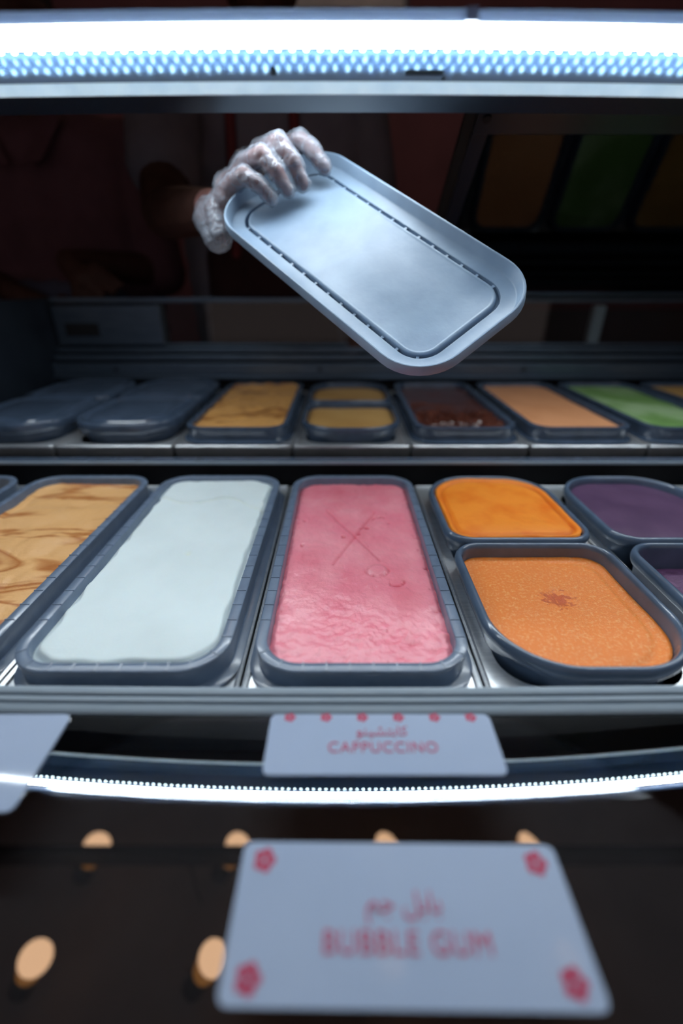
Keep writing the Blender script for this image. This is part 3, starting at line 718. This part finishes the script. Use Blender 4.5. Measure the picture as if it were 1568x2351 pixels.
# shirt
sc_ = torso_caps(bx, by, CZ-0.16, CZ+0.30, 0.12, 0.140)
mid = tuple(Vector(SHO).lerp(Vector(ELB), 0.62))
sc_ += [((bx-0.12, by, CZ+0.32), 0.085, SHO, 0.080), (SHO, 0.080, mid, 0.074), ((bx+0.12, by, CZ+0.32), 0.083, SH2, 0.075), (SH2, 0.075, tuple(Vector(SH2).lerp(Vector(EL2), 0.6)), 0.068)]
link('shirt', blob_mesh('shirt', sc_, 0.011, 5), 'shirt_grey', srv, True)
ac = [((bx-0.08, by-0.085, CZ+0.06), 0.055, (bx+0.08, by-0.085, CZ+0.06), 0.055)] + [((bx+k*0.12, by-0.075, CZ-0.50), 0.072, (bx+k*0.10, by-0.085, CZ+0.05), 0.062) for k in (-1, -0.5, 0, 0.5, 1)]
link('apron', blob_mesh('apron', ac, 0.012, 5), 'apron_red', srv, True)
for s in (-1, 1):
    link('apron_strap', blob_mesh('apron_strap', [((bx+s*0.075, by-0.135, CZ+0.06), 0.013, (bx+s*0.065, by-0.115, CZ+0.34), 0.012)], 0.005, 2), 'red', srv, True)
link('trousers', blob_mesh('trousers', [((bx+s*0.09, by, CZ-0.20), 0.125, (bx+s*0.10, by, 0.12), 0.075) for s in (-1, 1)], 0.016, 4), 'trouser', srv, True)
# glove
gm = blob_mesh('glove', hand_caps(0.0022) + [(wrw, 0.027, lp(-0.258, -0.056, -0.052), 0.030), (lp(-0.228, -0.058, -0.026), 0.020, lp(-0.200, -0.076, -0.036), 0.016), (lp(-0.250, -0.062, -0.046), 0.026, lp(-0.214, -0.078, -0.046), 0.020)], 0.0022, 2)
for v_ in gm.vertices:
    c_ = v_.co
    nz = noise.fractal(Vector((c_.x*40, c_.y*40, c_.z*110)), 1.0, 2.0, 3)
    v_.co = c_ + v_.normal*(0.0016*nz + 0.0010*abs(noise.noise(Vector((c_.x*150, c_.y*60, c_.z*150)))))
link('glove', gm, 'glove', srv, True)

# ---- the other person, on the left
ps = empty('person'); tag(ps, 'person in dusky pink collared shirt standing at left, hand at the waist', 'person')
qx, qy = -0.735, 1.40
hd2 = (qx, qy-0.02, CZ+0.53)
EA = (qx+0.245, qy-0.02, CZ+0.03); WA = (qx+0.10, qy-0.215, CZ+0.045)
EBb = (qx-0.25, qy-0.02, CZ+0.02); WB = (qx-0.06, qy-0.20, CZ-0.02)
caps = torso_caps(qx, qy, CZ-0.22, CZ+0.25, 0.115, 0.125) + [((qx, qy, CZ+0.30), 0.07, (qx, qy-0.01, CZ+0.45), 0.058)]
for s, E_, W_ in ((1, EA, WA), (-1, EBb, WB)):
    S_ = (qx+s*0.195, qy, CZ+0.285)
    caps += [((qx+s*0.12, qy, CZ+0.27), 0.07, S_, 0.06), (S_, 0.058, E_, 0.045), (E_, 0.044, W_, 0.028)]
    hx = -s*0.02 + s*0.05
    caps.append((W_, 0.028, (W_[0]-0.03*s+0.06, W_[1]-0.015, W_[2]-0.035), 0.028))
    for k in range(4):
        caps.append(((W_[0]-0.03*s+0.052+0.018*k-0.01, W_[1]-0.018, W_[2]-0.045+0.012*k), 0.0125, (W_[0]-0.03*s+0.085+0.024*k, W_[1]-0.028, W_[2]-0.098+0.016*k), 0.010))
    caps.append(((W_[0]+0.02, W_[1]-0.02, W_[2]-0.03), 0.014, (W_[0]+0.01, W_[1]-0.03, W_[2]-0.085), 0.010))
    caps += [((qx+s*0.09, qy, CZ-0.22), 0.105, (qx+s*0.10, qy, 0.50), 0.075), ((qx+s*0.10, qy, 0.50), 0.068, (qx+s*0.10, qy+0.01, 0.09), 0.045), ((qx+s*0.10, qy+0.02, 0.046), 0.045, (qx+s*0.11, qy-0.16, 0.036), 0.035)]
link('body', blob_mesh('body', caps, 0.009, 3, head_caps(hd2)), 'skin', ps, True)
face_bits(ps, hd2)
sc_ = torso_caps(qx, qy, CZ-0.18, CZ+0.25, 0.12, 0.142)
for s, E_ in ((1, EA), (-1, EBb)):
    S_ = (qx+s*0.195, qy, CZ+0.285)
    sc_ += [((qx+s*0.12, qy, CZ+0.27), 0.083, S_, 0.076), (S_, 0.076, E_, 0.066)]
ps_shirt = link('shirt', blob_mesh('shirt', sc_, 0.011, 5), 'shirt_pink', ps, True)
for s in (-1, 1):
    v = [(qx+s*0.012, qy-0.155, CZ+0.235), (qx+s*0.085, qy-0.085, CZ+0.36), (qx+s*0.10, qy-0.11, CZ+0.325), (qx+s*0.062, qy-0.155, CZ+0.245)]
    v += [(a, b+0.006, c) for a, b, c in v]
    mesh_obj('collar', v, [(0, 1, 2, 3), (7, 6, 5, 4), (0, 4, 5, 1), (1, 5, 6, 2), (2, 6, 7, 3), (3, 7, 4, 0)], 'shirt_pink', ps_shirt)
ac = [((qx+k*0.13, qy-0.10, CZ-0.60), 0.075, (qx+k*0.12, qy-0.105, CZ-0.045), 0.062) for k in (-1, -0.5, 0, 0.5, 1)]
link('apron', blob_mesh('apron', ac, 0.012, 5), 'apron_blue', ps, True)
link('trousers', blob_mesh('trousers', [((qx+s*0.09, qy, CZ-0.22), 0.125, (qx+s*0.10, qy, 0.12), 0.075) for s in (-1, 1)], 0.016, 4), 'trouser', ps, True)

# ================================================================== back counter things
bc = empty('back_counter', (0.9, 2.2, 0)); tag(bc, 'dark brown back counter with a red edge behind the glass door', 'counter')
box('counter_body', -1.0, 1.2, -0.3, 0.4, 0, CZ-0.09, 'cabinet', bc, bev=0.005)
box('counter_edge', -1.02, 1.22, -0.33, 0.42, CZ-0.09, CZ-0.03, 'red', bc, bev=0.004)
bn = empty('coffee_machine', (0.86, 2.15, CZ-0.03)); tag(bn, 'dark box-shaped machine standing on the back counter', 'machine')
box('machine_body', -0.13, 0.13, -0.14, 0.14, 0, 0.30, 'canopy', bn, bev=0.012)
box('machine_panel', -0.10, 0.10, -0.146, -0.138, 0.16, 0.27, 'hole', bn, bev=0.003)
box('side_trim', -0.150, -0.131, -0.14, -0.10, 0, 0.28, 'white', bn, bev=0.003)
cyl('top_knob', (0.06, 0, 0.315), (0, 0, 1), 0.03, 0.03, 'lampblack', bn)
wp = empty('wall_board', (-0.06, 3.39, CZ+1.36)); tag(wp, 'pale board on the back wall above the canopy', 'board')
box('board_panel', -0.34, 0.40, -0.012, 0.0, -0.30, 0.30, 'white', wp, bev=0.003)
box('board_border', -0.36, 0.42, -0.006, 0.004, -0.32, 0.32, 'rail', wp, bev=0.002)

# ================================================================== flavour cards on the glass
GZ = CZ - 0.250
def text_mesh(body_, size, name, font=None, space=1.0):
    c = D.curves.new(name, 'FONT'); c.body = body_; c.size = size; c.align_x = 'CENTER'; c.align_y = 'CENTER'; c.extrude = 0.00015; c.space_character = space
    o = D.objects.new(name, c); COL.objects.link(o)
    dg = bpy.context.evaluated_depsgraph_get(); me = D.meshes.new_from_object(o.evaluated_get(dg)); me.name = name
    D.objects.remove(o); D.curves.remove(c)
    return me
def flower():
    v, f = [], []
    for k in range(5):
        a0 = 2*math.pi*k/5; n0 = len(v)
        cx, cy = 0.0032*math.cos(a0), 0.0032*math.sin(a0)
        for j in range(8): v.append((cx+0.0024*math.cos(2*math.pi*j/8), cy+0.0024*math.sin(2*math.pi*j/8), 0))
        f.append(tuple(n0+j for j in range(8)))
    me = D.meshes.new('corner_flower'); me.from_pydata(v, [], f); me.materials.append(M['ink']); return me
FL = flower()
AR_CAP = '\uFEEE\uFEE8\uFEF4\uFEB8\uFE98\uFE91\uFE8E\uFEDB'
AR_BUB = '\uFEE2\uFE9F \uFEDE\uFE91\uFE8E\uFE91'
def card(x, y, wd, ht, rot, label, arab=None, lat=None, sz=0.015, flowers=True, sa=0.016, yl=0.0, ya=0.0, row=None):
    t = empty('flavour_card', (x, y, GZ+0.0004)); t.rotation_euler = (0, 0, math.radians(rot)); tag(t, label, 'card', 'flavour cards lying on the front glass')
    v, f = loft(ringset(wd, ht, 0.004, 0.004, [(0, 0), (0, 0.0006)], 4)); mesh_obj('card_sheet', v, f, 'card', t)
    def put(me, lx, ly, nm, sx=1.0):
        if not me.materials: me.materials.append(M['ink'])
        o = D.objects.new(nm, me); COL.objects.link(o); o.parent = t; o.location = (lx, ly, 0.0008); o.scale = (sx, 0.6 if sx < 1 else 1, 1)
    if lat: put(text_mesh(lat, sz, 'lettering', space=1.1), 0, yl, 'lettering')
    if arab: put(text_mesh(arab, sa, 'arabic_lettering'), 0, ya, 'arabic_lettering')
    if row:
        for k in range(6): put(FL, (k-2.5)*wd*0.165, ht/2-0.0025, 'corner_flower', 0.7)
    elif flowers:
        for sx in (-1, 1):
            for sy in (-1, 1): put(FL, sx*(wd/2-0.011), sy*(ht/2-0.008), 'corner_flower')
card(0.0250, 0.1765, 0.141, 0.040, 0.0, 'white flavour card reading CAPPUCCINO below the pink ice cream', AR_CAP, 'CAPPUCCINO', 0.0098, True, 0.0095, -0.0035, 0.0075, 'top')
card(0.0280, 0.0930, 0.153, 0.0575, -0.6, 'nearest white flavour card reading BUBBLE GUM, out of focus', AR_BUB, 'BUBBLE GUM', 0.0115, True, 0.0115, -0.0095, 0.0045)
card(-0.2490, 0.1665, 0.148, 0.060, 0.0, 'blank-looking white flavour card at the left edge', None, None, flowers=False)

# ================================================================== ceiling spotlights (two rows mirrored in the glass, a third added unseen)
def spot(x, y, label, tilt, disc='bulb'):
    t = empty('ceiling_spotlight', (x, y, 3.0)); tag(t, label, 'spotlight', 'warm ceiling spotlights')
    ax = Vector(tilt).normalized()
    c1 = Vector((0.038, -0.053, -0.238))          # centre of the glowing disc
    top = c1 - ax*0.20
    cyl('stem', (top.x, top.y, top.z*0.5), (0, 0, 1), 0.010, -top.z, 'lampblack', t, 12)
    cyl('lamp_body', c1 - ax*0.145, ax, 0.040, 0.11, 'lampblack', t, 24)
    cyl('amber_collar', c1 - ax*0.047, ax, 0.040, 0.086, 'bronze', t, 24, r2=0.050)
    cyl('lamp_disc', c1, ax, 0.054, 0.008, disc, t, 28)
lamps = [(-1.115, 0.725), (-0.488, 0.725), (0.138, 0.725), (0.765, 0.725), (-1.07, 1.075), (-0.475, 1.075), (0.155, 1.075), (0.76, 1.075)]
names = ['first', 'second', 'third', 'fourth']
for k, (x, y) in enumerate(lamps):
    spot(x, y, 'warm ceiling spotlight, %s from the left in the %s row, mirrored in the glass' % (names[k % 4], 'nearer' if k < 4 else 'farther'), (0.45, 0.12, -0.85))
for k, x in enumerate((-1.0, 0.1, 1.2)):
    spot(x, 2.45, 'added unseen fill spotlight over the back counter, %s from the left' % names[k], (0.0, 0.25, -0.97), 'bulb_fill')  # added row, never in view, lifts the dark area behind the case
tk = empty('lighting_track', (0, 0.922, 3.0)); tag(tk, 'black hanging track below the ceiling, seen as a dark line in the glass', 'track')
box('track_rail', -2.2, 2.2, -0.014, 0.016, -0.42, -0.330, 'lampblack', tk, bev=0.003)
for x in (-1.8, -0.6, 0.6, 1.8): cyl('hanger_rod', (x, 0, -0.178), (0, 0, 1), 0.004, 0.356, 'lampblack', tk, 10)
